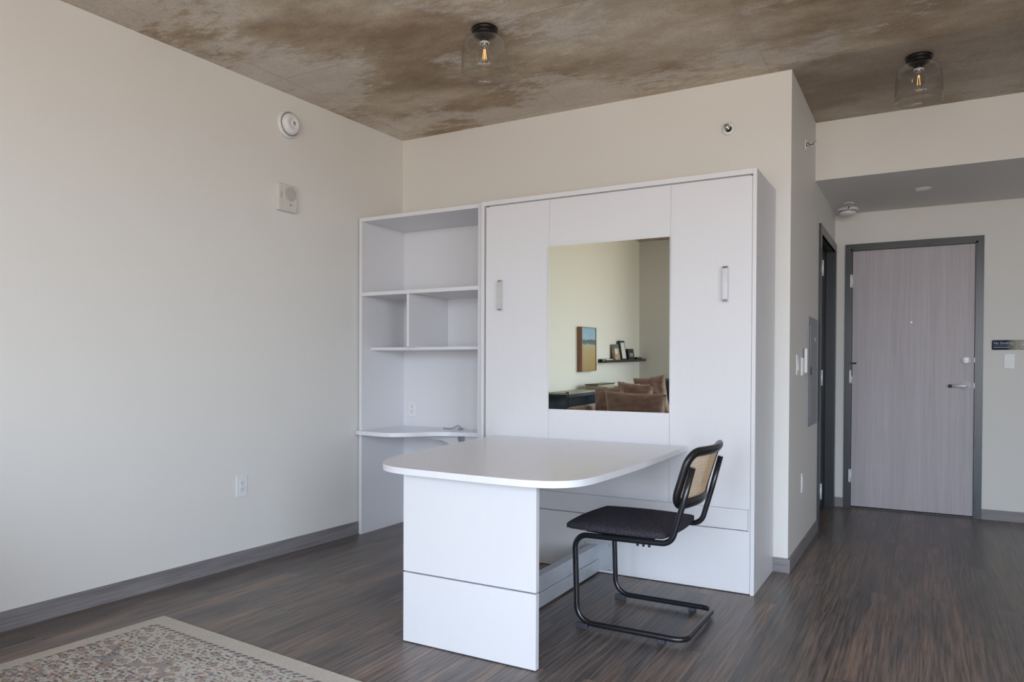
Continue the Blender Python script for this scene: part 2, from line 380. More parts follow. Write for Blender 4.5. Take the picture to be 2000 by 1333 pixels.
# window wall behind the camera
bm = B(); xs = [lx(YS)-.05]
for x0, x1, z0, z1 in WIN: xs += [x0, x1]
xs += [XR]
for i in range(0, len(xs)-1, 2): box(bm, xs[i], xs[i+1], YS-T, YS, 0, ZC)
for x0, x1, z0, z1 in WIN: box(bm, x0, x1, YS-T, YS, 0, z0); box(bm, x0, x1, YS-T, YS, z1, ZC)
struct('wall_window_side', bm, M_wall)
for i, (x0, x1, z0, z1) in enumerate(WIN):
    bm = B(); t = .05
    for q in ((x0, x1, z0, z0+t), (x0, x1, z1-t, z1), (x0, x0+t, z0, z1), (x1-t, x1, z0, z1), ((x0+x1)/2-t/2, (x0+x1)/2+t/2, z0, z1)):
        box(bm, q[0], q[1], YS-.10, YS-.04, q[2], q[3])
    wn = struct('window_%d' % (i+1), bm, M_frame)
    bm = B(); box(bm, x0+t, x1-t, YS-.075, YS-.069, z0+t, z1-t); struct('pane', bm, M_glass, wn)

# baseboards
bt = .012
bm = B(); prism(bm, [(lx(YS), YS), (lx(3.788), 3.788), (lx(3.788)+bt, 3.788), (lx(YS)+bt, YS)], 0, .083); struct('baseboard_left', bm, M_baseb)
bm = B(); box(bm, -.728, XW, YB-bt, YB, 0, .078); struct('baseboard_back', bm, M_baseb)
bm = B(); box(bm, XW, XW+bt, YB-bt, 5.478, 0, .074); struct('baseboard_hall', bm, M_baseb)
bm = B(); box(bm, XW, -.5735, YD-bt, YD, 0, .076); struct('baseboard_entry_left', bm, M_baseb)
bm = B(); box(bm, .3745, XR, YD-bt, YD, 0, .076); struct('baseboard_entry_right', bm, M_baseb)

# entry door (door_1)
bm = B()
fy0, fy1 = YD-.016, YD+.10
x0, x1, z1 = -.573, .3739, 2.1251
prism(bm, [(x0, 0), (x0, z1), (x1, z1), (x1, 0), (DX1-.001, 0), (DX1-.001, DZ-.001), (DX0+.001, DZ-.001), (DX0+.001, 0)], YD-.016, YD-.0005, 'y')
box(bm, DX0+.0005, DX0+.014, YD-.012, YD+.10, 0, DZ); box(bm, DX1-.014, DX1-.0005, YD-.012, YD+.10, 0, DZ); box(bm, DX0, DX1, YD-.012, YD+.10, DZ-.014, DZ-.0005)
box(bm, DX0+.014, DX0+.028, YD+.055, YD+.10, 0, DZ-.014); box(bm, DX1-.028, DX1-.014, YD+.055, YD+.10, 0, DZ-.014)
d1 = struct('door_1', bm, M_frame)
bm = B(); box(bm, DX0+.0165, DX1-.0165, YD+.006, YD+.05, .014, DZ-.018, .001); leaf = struct('door_leaf', bm, M_doorl, d1)
bm = B(); box(bm, DX0+.014, DX1-.014, YD-.004, YD+.1, 0, .010); struct('threshold', bm, M_blackplast, d1)
bm = B(); box(bm, DX0+.0145, DX1-.0145, YD+.052, YD+.054, 0, DZ-.015); struct('weather_seal', bm, M_blackplast, d1)
for zc in (1.83, 1.06, .26):
    bm = B(); lathe(bm, [(0, -.055), (.008, -.055), (.008, .055), (0, .055)], (DX0+.015, YD-.010, zc), seg=12)
    box(bm, DX0+.001, DX0+.018, YD-.0135, YD-.0122, zc-.05, zc+.05); struct('hinge', bm, M_satin, d1)
yf = YD+.006
bm = B(); lathe(bm, [(0, 0), (.009, 0), (.009, -.004), (.005, -.005), (0, -.003)], (-.0994, yf, 1.4877), 'y', 20); struct('peephole', bm, M_satin, leaf)
bm = B(); lathe(bm, [(0, 0), (.033, 0), (.033, -.006), (.028, -.012), (.010, -.014), (0, -.014)], (.267, yf, 1.192), 'y')
box(bm, .267-.016, .267+.016, yf-.032, yf-.012, 1.187, 1.197, .003); struct('deadbolt', bm, M_satin, leaf)
bm = B(); lathe(bm, [(0, 0), (.036, 0), (.036, -.006), (.030, -.012), (.013, -.014), (.012, -.05), (0, -.05)], (.2655, yf, .9985), 'y')
tube(bm, fillet([(.2655, yf-.045, .9985), (.2655, yf-.055, .9985), (.24, yf-.058, .998), (.172, yf-.05, .996)], [.004, .02]), .0105, 12, flat=.0085)
lv = struct('door_lever', bm, M_satin, leaf)
bm = B(); tube(bm, [(.176, yf-.0505, .9962), (.153, yf-.047, .9955)], .0108, 12, flat=.009); struct('lever_tip', bm, M_rubber, lv)
bm = B(); box(bm, DX1-.018, DX1-.0145, YD-.013, YD+.01, 1.175, 1.21); box(bm, DX1-.018, DX1-.0145, YD-.013, YD+.01, .98, 1.02); struct('strike_plate', bm, M_satin, d1)
bm = B(); tube(bm, [(DX0+.0, YD-.022, 1.168), (DX0+.05, YD-.026, 1.168)], .006, 8); tube(bm, [(DX0+.012, YD-.03, 1.168), (DX0+.012, YD-.012, 1.168)], .009, 8)
box(bm, DX0+.016, DX0+.022, YD-.02, YD-.013, 1.06, 1.165); struct('door_guard', bm, M_blackplast, d1)

# side door (door_2)
bm = B()
prism(bm, [(5.480, 0), (5.480, 2.132), (6.514, 2.132), (6.514, 0), (Y1-.014, 0), (Y1-.014, ZO-.014), (Y0+.014, ZO-.014), (Y0+.014, 0)], XW+.0003, XW+.014, 'x')
for y0, y1, z0, z1 in ((Y0, Y0+.014, 0, ZO), (Y1-.014, Y1, 0, ZO), (Y0, Y1, ZO-.014, ZO)): box(bm, XW-T-.012, XW+.013, y0+.0003, y1-.0003, z0, z1-.0003)
box(bm, XW-.118, XW-.102, Y1-.030, Y1-.014, 0, ZO-.014); box(bm, XW-.118, XW-.102, Y0+.014, Y0+.03, 0, ZO-.014); box(bm, XW-.118, XW-.102, Y0+.014, Y1-.014, ZO-.03, ZO-.014)
d2 = struct('door_2', bm, M_frame)
for zc in (1.83, 1.06, .26):
    bm = B(); lathe(bm, [(0, -.055), (.008, -.055), (.008, .055), (0, .055)], (XW+.016, Y0+.022, zc), seg=12)
    box(bm, XW-.03, XW+.012, Y0+.0145, Y0+.017, zc-.05, zc+.05); struct('hinge', bm, M_satin, d2)
bm = B(); box(bm, XW-.100, XW-.056, Y0+.018, Y1-.018, .012, ZO-.018, .001)
M_dk = m_streak('espresso_door', (.007, .006, .007), (.010, .008, .009), (.014, .011, .012), (1, 38, 1.4), .5)
struct('door_leaf', bm, M_dk, d2)

# ================================================================== WALL BED
bed = thing('wall_bed', 'white folded-up wall bed cabinet with a mirror on its front', 'bed cabinet', ((-2.318-.7291)/2, 4.0, 0))
bl, brr, zt_, yb = -2.318, -.7291, 2.112, YB-.004
bm = B(); box(bm, brr-.0195, brr, YC, yb, 0, zt_, .0008); part('side_panel', bm, M_white, bed)
bm = B(); box(bm, bl, bl+.0185, YC, yb, 0, zt_, .0008); part('side_panel', bm, M_white, bed)
bm = B(); box(bm, bl+.019, brr-.020, YC, yb, 2.086, zt_, .0008); part('top_panel', bm, M_white, bed)
bm = B(); box(bm, bl+.019, brr-.020, yb-.012, yb, .0, 2.085); part('back_panel', bm, M_gapshade, bed)  # near-black sheet, shade of the bed interior put into its colour
fx0, fx1 = -2.288, brr-.0215
yF = YC+.004
for a, b_ in ((fx0, -1.8680), (-1.8668, -1.1636), (-1.1624, fx1)):
    bm = B(); box(bm, a, b_, yF, yF+.02, .4235, 2.0765, .0006); part('front_panel', bm, M_white, bed)
bm = B(); box(bm, fx0, -.7615, yF, yF+.02, .3195, .4220, .0006); part('drawer_front', bm, M_white, bed)
bm = B(); box(bm, -.7595, fx1, yF, yF+.02, .3165, .4225); part('stile', bm, M_white, bed)
bm = B(); box(bm, fx0, fx1, yF, yF+.02, .004, .3150, .0006); part('kick_panel', bm, M_white, bed)
bm = B(); box(bm, fx0+.01, fx1-.01, yF+.022, yF+.03, .003, 2.0855); part('inner_panel', bm, M_white, bed)
mi = None
MT = Matrix.Translation((0, yF, .8895)) @ Matrix.Rotation(math.radians(.6), 4, 'X') @ Matrix.Translation((0, -yF, -.8895))
bm = B(); box(bm, -1.8655, -1.1625, yF-.0045, yF-.0002, .8905, 1.8085); bm.transform(MT); mi = part('mirror', bm, M_mirror, bed, label='frameless rectangular mirror')
bm = B()
for q in ((-1.8675, -1.8656, .8895, 1.8095), (-1.1624, -1.1605, .8895, 1.8095)): box(bm, q[0], q[1], yF-.005, yF-.0001, q[2], q[3])
box(bm, -1.8656, -1.1624, yF-.005, yF-.0001, 1.8086, 1.8102); box(bm, -1.8656, -1.1624, yF-.005, yF-.0001, .8885, .8904)
bm.transform(MT); part('mirror_edge', bm, M_satin, mi)
for xc in (-.8755, -2.179):
    bm = B(); z0, z1 = 1.4545, 1.6425; hw = .0125
    path = fillet([(xc, yF, z0+.006), (xc, yF-.028, z0+.006), (xc, yF-.028, z1-.006), (xc, yF, z1-.006)], [.012, .012], 6)
    for p, q in zip(path, path[1:]):
        pass
    vs = []
    for i, p in enumerate(path):
        t = (path[min(i+1, len(path)-1)]-path[max(i-1, 0)]).normalized(); nn = Vector((0, -t.z, t.y))
        vs.append([bm.verts.new(p+Vector((dx, 0, 0))+nn*dn) for dx, dn in ((-hw, -.0025), (hw, -.0025), (hw, .0025), (-hw, .0025))])
    for a, b_ in zip(vs, vs[1:]):
        for j in range(4): bm.faces.new((a[j], a[(j+1) % 4], b_[(j+1) % 4], b_[j]))
    part('pull_handle', bm, M_chrome, bed)

# ================================================================== BOOKCASE WITH DESK
bc = thing('bookcase', 'tall white open bookcase with a curved built-in desk beside the wall bed', 'bookcase', ((-3.313-2.35)/2, 4.0, 0))
L0, L1, R0, R1, ZT1 = -3.3125, -3.2895, -2.3745, -2.3490, 2.1185
yb1 = YB-.003
bm = B(); box(bm, L0, L1, YC1, yb1, 0, ZT1, .0008); part('side_panel', bm, M_white, bc)
bm = B(); box(bm, R0, R1, YC1, yb1, 0, ZT1, .0008); part('side_panel', bm, M_white, bc)
bm = B(); box(bm, L1+.0003, R0-.0003, YC1, yb1-.013, ZT1-.0245, ZT1, .0008); part('top_panel', bm, M_white, bc)
bm = B(); box(bm, L1+.0003, R0-.0003, yb1-.012, yb1, .0, ZT1-.025); bkp = part('back_panel', bm, M_white, bc)
bm = B(); box(bm, L1+.0003, R0-.0003, YC1+.002, yb1-.013, 1.5975, 1.6215, .0008); part('shelf', bm, M_white, bc)
bm = B(); box(bm, L1+.0003, R0-.0003, 3.885, yb1-.013, 1.2365, 1.2560, .0008); part('shelf', bm, M_white, bc)
bm = B(); box(bm, -2.9235, -2.9045, YC1+.012, yb1-.013, 1.2565, 1.597); part('divider', bm, M_white, bc)
zd = .700
front = smooth_pts([(-3.327, 3.787), (-3.318, 3.762), (-3.27, 3.735), (-3.165, 3.716), (-3.08, 3.708), (-2.99, 3.722), (-2.90, 3.792), (-2.82, 3.900), (-2.73, 3.966), (-2.635, 3.995), (-2.50, 4.018), (R0-.0005, 4.03)], 5)
pts = front+[(R0-.0005, yb1-.013), (L1+.0005, yb1-.013), (L1+.0005, 3.787)]
bm = B(); prism(bm, pts, zd-.026, zd, 'z', .0008); part('desktop', bm, M_top, bc)
# gusset board under the desk with its grommet
g = smooth_pts([(-3.05, zd-.034), (-2.988, zd-.050), (-2.89, zd-.066), (-2.831, zd-.070), (-2.764, zd-.094), (-2.711, zd-.122), (-2.665, zd-.18), (-2.650, zd-.30), (-2.645, .02)], 5)
bm = B(); prism(bm, [(-2.636, .02), (-2.636, zd-.0265), (-3.05, zd-.0265)]+g[:-1]+[(-2.645, .02)], 4.075, 4.093, 'y'); part('support_board', bm, M_white, bc)
bm = B(); box(bm, -2.632, R0-.0005, 4.068, 4.086, .02, zd-.0265); part('support_board', bm, M_white, bc)
bm = B(); lathe(bm, [(0, -.004), (.024, -.004), (.028, 0), (.028, .001), (0, .001)], (-2.678, 4.0735, zd-.050), 'y', 24); part('grommet', bm, M_elec, bc)

# bent grey cable end on the desk
bm = B(); zc = zd+.004
tube(bm, smooth_pts([(-2.885, 4.165, zc), (-2.85, 4.165, zc), (-2.815, 4.165, zc+.001), (-2.785, 4.16, zc+.014), (-2.762, 4.158, zc+.022), (-2.745, 4.158, zc+.017), (-2.733, 4.158, zc+.007), (-2.725, 4.158, zc+.001)], 6), .0035, 10)
box(bm, -2.756, -2.722, 4.151, 4.165, zd, zd+.012, .002)
solo('cable', bm, M_elec, 'short grey bent cable end lying on the curved bookcase desk', 'cable', (-2.80, 4.16, zd))

# ================================================================== TABLE
tb = thing('table', 'white peninsula table with rounded corners in front of the wall bed', 'table', (-1.55, 3.0, 0))
pts = smooth_pts([(-2.218, YC-.0008), (-2.185, 3.42), (-2.155, 3.15), (-2.125, 2.90), (-2.098, 2.72), (-2.068, 2.585), (-2.025, 2.480), (-1.965, 2.398), (-1.89, 2.352), (-1.80, 2.331), (-1.68, 2.322), (-1.50, 2.313), (-1.33, 2.308), (-1.22, 2.315), (-1.14, 2.343), (-1.085, 2.405), (-1.061, 2.500), (-1.052, 2.66), (-1.047, 2.85), (-1.047, 3.05), (-1.053, 3.35), (-1.068, YC-.0008)], 5)
bm = B(); prism(bm, pts, .6985, .7237, 'z', .0015)
tt = part('tabletop', bm, M_top, tb)
bm = B(); box(bm, -1.8584, -1.2456, 2.3988, 2.4238, .2925, .6982, .0007); part('leg_panel', bm, M_white, tb)
bm = B(); box(bm, -1.8584, -1.2456, 2.3988, 2.4238, .004, .2865, .0007); part('leg_panel', bm, M_white, tb)
bm = B(); box(bm, -1.845, -1.259, 2.4242, 2.4250, .0, .69); box(bm, -1.845, -1.26, 2.402, 2.420, .0, .0035); part('leg_gap_shade', bm, M_gapshade, tb)  # dark sheets painting the shade between and under the leg boards
bm = B()
box(bm, -1.600, -1.5535, 2.426, YC-.007, .078, .156, .0015); part('beam', bm, M_galv, tb)
bm = B(); box(bm, -1.604, -1.5485, 2.426, YC-.007, .010, .0765, .0015); part('beam', bm, M_galv, tb)
bm = B(); prism(bm, rrect(-1.665, -1.472, .017, .178, .008), YC-.0065, YC-.0005, 'y'); fl = part('mounting_plate', bm, M_galv, tb)
for xq, zq in ((-1.487, .032), (-1.487, .160), (-1.63, .160), (-1.63, .032)):
    bm = B(); lathe(bm, [(0, -.004), (.004, -.004), (.007, -.001), (.007, 0), (0, 0)], (xq, YC-.0065, zq), 'y', 12); part('screw', bm, M_chrome, fl)

# ================================================================== CHAIR
ch = thing('cantilever_chair', 'black tubular cantilever chair with charcoal seat and cane back at the white table', 'chair', (-1.09, 3.135, 0))
yn, yf_ = 2.907, 3.364; r = .0122; zl = .0265
def side(y): return [(-.806, y, .728), (-.893, y, .411), (-1.3195, y, .4035), (-1.3075, y, zl), (-.832, y, zl)]
A = side(yn); Bk = side(yf_)
pl = A+[Bk[4]]+Bk[3::-1]
pl = [(-.806, yn, .728), (-.846, yn, .575), (-.893, yn, .411), (-1.3195, yn, .4035), (-1.3075, yn, zl), (-.832, yn, zl),
      (-.832, yf_, zl), (-1.3075, yf_, zl), (-1.3195, yf_, .4035), (-.893, yf_, .411), (-.846, yf_, .575), (-.806, yf_, .728)]
bm = B(); tube(bm, fillet(pl, [.3, .055, .055, .075, .05, .05, .075, .055, .055, .3], 8), r, 16)
part('tube_frame', bm, M_blk, ch)
for y in (yn, yf_):
    for xg, lg in ((-1.283, .026), (-.93, .016)):
        bm = B(); box(bm, xg-lg, xg+lg, y-.012, y+.012, 0, .024 if lg > .02 else .017, .003); part('glide', bm, M_rubber, ch)
# seat: rounded square pad, crowned
def pad(x0, x1, y0, y1, z0, z1, rc, crown, nx=26, ny=26, side_r=.012):
    bm = B(); grid = {}
    def outl(u, v):   # superelliptic map of the square [-1,1]^2 to a rounded rectangle
        k = rc
        x = u*math.sqrt(max(0, 1-k*v*v/2)); y = v*math.sqrt(max(0, 1-k*u*u/2)); return x, y
    cx_, cy_, hx, hy = (x0+x1)/2, (y0+y1)/2, (x1-x0)/2, (y1-y0)/2
    for s, (zb, sg) in enumerate(((z1, 1), (z0, -1))):
        for i in range(nx+1):
            for j in range(ny+1):
                u = -1+2*i/nx; v = -1+2*j/ny; x, y = outl(u, v)
                ed = max(abs(u), abs(v)); f = (1-ed**8)
                z = zb-side_r*sg*(1-f)*1.0+(crown*(1-u*u)*(1-v*v) if sg > 0 else 0)
                sh = 1.0 if ed < 1 else 1.0
                grid[s, i, j] = bm.verts.new((cx_+x*hx*sh, cy_+y*hy*sh, z))
        for i in range(nx):
            for j in range(ny):
                q = (grid[s, i, j], grid[s, i+1, j], grid[s, i+1, j+1], grid[s, i, j+1])
                bm.faces.new(q if s == 0 else q[::-1]).smooth = True
    loop = [(i, 0) for i in range(nx)]+[(nx, j) for j in range(ny)]+[(i, ny) for i in range(nx, 0, -1)]+[(0, j) for j in range(ny, 0, -1)]
    for k in range(len(loop)):
        a, b_ = loop[k], loop[(k+1) % len(loop)]
        bm.faces.new((grid[0, a[0], a[1]], grid[1, a[0], a[1]], grid[1, b_[0], b_[1]], grid[0, b_[0], b_[1]])).smooth = True
    bmesh.ops.recalc_face_normals(bm, faces=bm.faces); return bm
bm = pad(-1.380, -.905, 2.893, 3.378, .4150, .4590, .30, .010, side_r=.013)
part('seat', bm, M_seat, ch)
bm = pad(-1.30, -.97, 2.945, 3.326, .405, .417, .3, 0, 10, 10, .003); part('seat_board', bm, M_blkwood, ch)
for y in (yn, yf_):
    for xq in (-1.035, -1.01, -.985):
        bm = B(); lathe(bm, [(0, -.021), (.005, -.021), (.006, -.012), (.004, -.006)], (xq, y, .409), 'z', 10); part('screw', bm, M_blk, ch)
# backrest
def bpt(s, t):   # s across -1..1 (near to far), t 0..1 bottom to top -> point on the curved back surface
    y = 3.1355+s*.222; bow = .045*(1-s*s)
    z = .568+t*.218; x = -.886+t*.066+bow
    return Vector((x, y, z))
loop = []
for s, t in [(q[0]/.222, (q[1]-.568)/.218) for q in rrect(-.222, .222, .568, .786, .055, 7)]:
    loop.append((s, t))
dense = []
for i in range(len(loop)):
    a, b_ = loop[i], loop[(i+1) % len(loop)]; n_ = max(1, int(((a[0]-b_[0])**2+(a[1]-b_[1])**2)**.5/.12))
    for k in range(n_): dense.append((a[0]+(b_[0]-a[0])*k/n_, a[1]+(b_[1]-a[1])*k/n_))
bm = B(); tube(bm, [bpt(s, t) for s, t in dense], .0235, 14, closed=True, flat=.0155)
bk = part('back_frame', bm, M_blkwood, ch)
bm = B()
def strand(p, q, wdt, off):
    n_ = 14; prev = None
    for k in range(n_+1):
        s = p[0]+(q[0]-p[0])*k/n_; t = p[1]+(q[1]-p[1])*k/n_
        c = bpt(s, t)+Vector((off, 0, 0)); d = (bpt(s+(q[0]-p[0])*.01, t+(q[1]-p[1])*.01)-bpt(s, t)).normalized()
        nrm = Vector((1, 0, -.3)).normalized(); w_ = d.cross(nrm).normalized()*wdt/2
        cur = (bm.verts.new(c-w_), bm.verts.new(c+w_), bm.verts.new(c+w_+nrm*.001), bm.verts.new(c-w_+nrm*.001))
        if prev:
            for j in range(4): bm.faces.new((prev[j], prev[(j+1) % 4], cur[(j+1) % 4], cur[j]))
        prev = cur
sl, tl0, tl1 = .88, .07, .93
k = 0
for i in range(19):
    t = tl0+(tl1-tl0)*i/18
    for dt in (-.011, .011): strand((-sl, t+dt), (sl, t+dt), .0016, .0008)
for i in range(27):
    s = -sl+2*sl*i/26
    for ds in (-.005, .005): strand((s+ds, tl0), (s+ds, tl1), .0014, -.0008)
asp = .222/.218*1.0
for i in range(-15, 28):
    for dr in (1, -1):
        s0 = -sl+2*sl*i/26; p, q = (s0, tl0), (s0+(tl1-tl0)/1.02*1.0, tl1)
        if dr < 0: p, q = (-p[0], p[1]), (-q[0], q[1])
        lo_, hi_ = -sl, sl
        def clip(a, b_):
            a, b_ = list(a), list(b_)
            for P_, Q_ in ((a, b_), (b_, a)):
                for lim, sg in ((lo_, 1), (hi_, -1)):
                    if (P_[0]-lim)*sg < 0:
                        if abs(Q_[0]-P_[0]) < 1e-9 or (Q_[0]-lim)*sg < 0: return None
                        f = (lim-P_[0])/(Q_[0]-P_[0]); P_[1] += f*(Q_[1]-P_[1]); P_[0] = lim
            return a, b_
        c_ = clip(p, q)
        if c_ and abs(c_[0][1]-c_[1][1]) > .04: strand(c_[0], c_[1], .0013, .0)
part('cane_panel', bm, M_cane_c, bk)

# ================================================================== RUG (woven knot by knot)
RW, RL = 2.30, 1.24     # along x, along y
ang = math.radians(-4.2); kn = .0046
nx_, ny_ = int(RW/kn), int(RL/kn)
CR = (.60, .56, .50)
pal = {'bone': (.62, .60, .56), 'char': (.15, .135, .13), 'rust': (.38, .20, .14), 'slate': (.20, .22, .27), 'rose': (.42, .29, .27), 'must': (.45, .34, .20), 'grey': (.33, .31, .30)}
rr_ = random.Random(11)
def hsh(i, j, k=0):
    v = math.sin(i*127.1+j*311.7+k*74.7)*43758.5453; return v-math.floor(v)
def rugcol(i, j):
    x = i*kn; y = (ny_-1-j)*kn            # distance from the left edge, distance from the far edge
    xe = min(x, RW-x); ye = min(y, RL-y)
    if xe < .066 or ye < .078: return CR
    u, v = xe-.066, ye-.078; e = min(u, v)
    if e < .014: return pal['char'] if (int((x+y)/.0124) % 3) else pal['bone']
    # a wide stepped zigzag band and lozenges beyond it
    px = abs(((u+.10) % .36)-.18); zz = math.floor((.20+px*.75)/.02)*.02
    dd = v-zz
    ground = 'bone'
    if 0 < dd < .030 or .042 < dd < .052: ground = 'grey'
    elif .030 <= dd <= .042: ground = 'rose' if hsh(i, j, 12) > .4 else 'grey'
    elif -.014 < dd <= 0 or .052 <= dd < .060: ground = 'rust' if (i+j) % 2 else 'bone'
    qx = abs(((u+.10) % .18)-.09); qy = abs(((v-.02) % .17)-.085)
    if dd > .09 and qx/.09+qy/.085 > .86: ground = ('rose', 'grey', 'bone', 'bone')[int(hsh(i//2, j//2, 13)*4)]
    # flower clusters in rows
    for (ox_, oy_, pu, pv) in ((.05, .055, .155, .17), (.125, .125, .155, .17)):
        fx = ((u-ox_+pu/2) % pu)-pu/2; fy = ((v-oy_+pv/2) % pv)-pv/2
        for (ax_, ay_, ra, col) in ((-.016, 0, .0155, 'char'), (.016, .004, .0125, 'slate'), (0, -.015, .010, 'rust'), (.004, .018, .008, 'must')):
            q = ((fx-ax_)/ra)**2+((fy-ay_)/(ra*.9))**2
            if q < .35: return pal['must' if col == 'char' else 'rose']
            if q < 1: return pal[col] if hsh(i, j, 2) > .12 else pal['grey']
        if (fx/.042)**2+(fy/.036)**2 < 1: return pal['bone'] if hsh(i, j, 4) > .15 else pal['grey']
    # small leafy sprigs
    cw, chh = .027, .019; cj = int(y/chh); xo = x+(cj % 2)*cw/2; ci = int(xo/cw); ox = (hsh(ci, cj)-.5)*.012; oy = (hsh(ci, cj, 1)-.5)*.006
    dx = (xo % cw)-cw/2-ox; dy = (y % chh)-chh/2-oy; sl_ = (hsh(ci, cj, 6)-.5)*1.2
    if hsh(ci, cj, 7) > .10 and (dx/(.008+.005*hsh(ci, cj, 8)))**2+((dy-sl_*dx*.5)/.0062)**2 < 1:
        q = hsh(ci, cj, 5)
        return pal['char' if q < .34 else 'grey' if q < .52 else 'rose' if q < .64 else 'rust' if q < .80 else 'slate' if q < .92 else 'must']
    if ground == 'bone' and hsh(i//2, j//2, 9) > .84: return pal['grey']
    return pal[ground]
verts = []; faces = []; cols = []
th = .009
for j in range(ny_+1):
    for i in range(nx_+1): verts.append((i*kn, -RL+j*kn, th+.0006*noise.noise(Vector((i*.8, j*.8, 0)))))
for j in range(ny_):
    for i in range(nx_):
        a0 = j*(nx_+1)+i; faces.append((a0, a0+1, a0+nx_+2, a0+nx_+1)); c = rugcol(i, j); f = 1+.16*(rr_.random()-.5)
        cols.append((c[0]*f, c[1]*f, c[2]*f, 1))
def bidx(i, j): return j*(nx_+1)+i
ring = [bidx(i, 0) for i in range(nx_)]+[bidx(nx_, j) for j in range(ny_)]+[bidx(i, ny_) for i in range(nx_, 0, -1)]+[bidx(0, j) for j in range(ny_, 0, -1)]
base = len(verts)
for q in ring: verts.append((verts[q][0], verts[q][1], 0))
for k in range(len(ring)):
    k2 = (k+1) % len(ring); faces.append((ring[k], base+k, base+k2, ring[k2])); cols.append(CR+(1,))
me = bpy.data.meshes.new('area_rug'); me.from_pydata(verts, [], faces)
at = me.attributes.new('knot', 'FLOAT_COLOR', 'FACE'); flat = [c for q in cols for c in q]; at.data.foreach_set('color', flat)
m, n, b = newmat('woven_wool'); an = n.nodes.new('ShaderNodeAttribute'); an.attribute_name = 'knot'
fz = noise_n(n, coords(n), 260, 3); fade = noise_n(n, coords(n), 3.2, 4)
c = mixc(n, ramp(n, fade, [(.35, (.02, .02, .02)), (.65, (.25, .25, .25))]), an.outputs['Color'], (.58, .55, .51))
c = mixc(n, .5, c, ramp(n, fz, [(.3, (.8, .8, .8)), (.7, (1.2, 1.2, 1.2))]), 'MULTIPLY')
n.links.new(c, b.inputs['Base Color']); b.inputs['Roughness'].default_value = .95; b.inputs['Specular IOR Level'].default_value = .1; bump(n, b, fz, .002)
me.materials.append(m)
rug = bpy.data.objects.new('area_rug', me); COL.objects.link(rug); rug.location = (-2.958, 2.092, .0); rug.rotation_euler = (0, 0, ang)
rug['label'] = 'cream bordered patterned area rug lying on the dark wood floor'; rug['category'] = 'rug'

# ================================================================== CEILING LAMPS
def lamp(loc, label):
    t = thing('ceiling_lamp', label, 'ceiling lamp', loc, group='clear glass flush ceiling lamps')
    bm = B(); lathe(bm, [(0, 0), (.060, 0), (.064, -.004), (.064, -.013), (.060, -.017), (.0575, -.018), (.0575, -.021), (.061, -.023), (.061, -.030), (.055, -.035), (.050, -.037), (.028, -.052), (.0205, -.058), (.0205, -.074), (.017, -.076), (.017, -.06), (0, -.06)], seg=40)
    part('canopy', bm, M_bronze, t, True)
    bm = B(); lathe(bm, [(.021, -.066), (.0235, -.067), (.0235, -.075), (.0195, -.077), (.0185, -.072)], seg=28); part('socket_ring', bm, M_plasto, t, True)
    prof = [(.050, -.039), (.062, -.0405), (.078, -.047), (.092, -.058), (.102, -.074), (.108, -.094), (.1105, -.120), (.112, -.150), (.1125, -.200), (.113, -.238)]
    inn = [(a_-.0028, z_-.001) for a_, z_ in prof[::-1]]; inn[0] = (.1100, -.238)
    bm = B(); lathe(bm, prof+inn+[prof[0]], seg=48); part('glass_shade', bm, M_shade, t, True)
    bm = B(); lathe(bm, [(.013, -.070), (.015, -.080), (.021, -.093), (.0265, -.112), (.0275, -.135), (.0265, -.155), (.021, -.170), (.011, -.179), (0, -.181)], seg=28)
    bb = part('bulb', bm, M_bulbg, t, True)
    bm = B(); lathe(bm, [(0, -.062), (.0125, -.062), (.013, -.083), (0, -.083)], seg=20); tube(bm, [(0, 0, -.083), (0, 0, -.115)], .0035, 8); part('bulb_base', bm, M_chrome, bb, True)
    bm = B()
    for k in range(4):
        a_ = math.pi/4+k*math.pi/2; tube(bm, [(.004*math.cos(a_), .004*math.sin(a_), -.100), (.0095*math.cos(a_), .0095*math.sin(a_), -.148)], .0010, 6)
    part('filament', bm, M_fil, bb, True)
    return t
def copy_tree(o, parent=None):
    c = o.copy(); COL.objects.link(c); c.parent = parent
    for k in list(o.children): copy_tree(k, c)
    return c
lp = lamp((-1.868, 3.035, ZC), 'clear glass ceiling lamp above the wall bed and table, left of the two')
l2 = copy_tree(lp); l2.location = (-.045, 4.400, ZC); l2['label'] = 'clear glass ceiling lamp near the entry soffit, right of the two'

# ================================================================== WALL AND CEILING DEVICES
TH = math.atan(SL)                      # the left wall's small turn; local x points out of the wall
def onwall(y, z): return (lx(y), y, z)
# round detector
t = thing('smoke_detector', 'round white detector high on the left wall near the ceiling', 'smoke detector', onwall(3.185, 2.573), TH)
bm = B(); lathe(bm, [(0, 0), (.078, 0), (.080, .006), (.078, .020), (.070, .026), (0, .026)], axis='x', seg=40); part('base', bm, M_plast, t, True)
bm = B(); lathe(bm, [(.062, .024), (.064, .030), (.060, .046), (.048, .056), (.030, .060), (.028, .056), (.014, .056), (.012, .060), (0, .061)], axis='x', seg=40); part('cover', bm, M_plast, t, True)
bm = B(); lathe(bm, [(.071, .0262), (.071, .0285), (.0645, .0285), (.0645, .0262)], axis='x', seg=40); lathe(bm, [(0, .0613), (.009, .0613), (.009, .063), (0, .063)], axis='x', seg=16)
part('vent_ring', bm, M_elec, t, True)
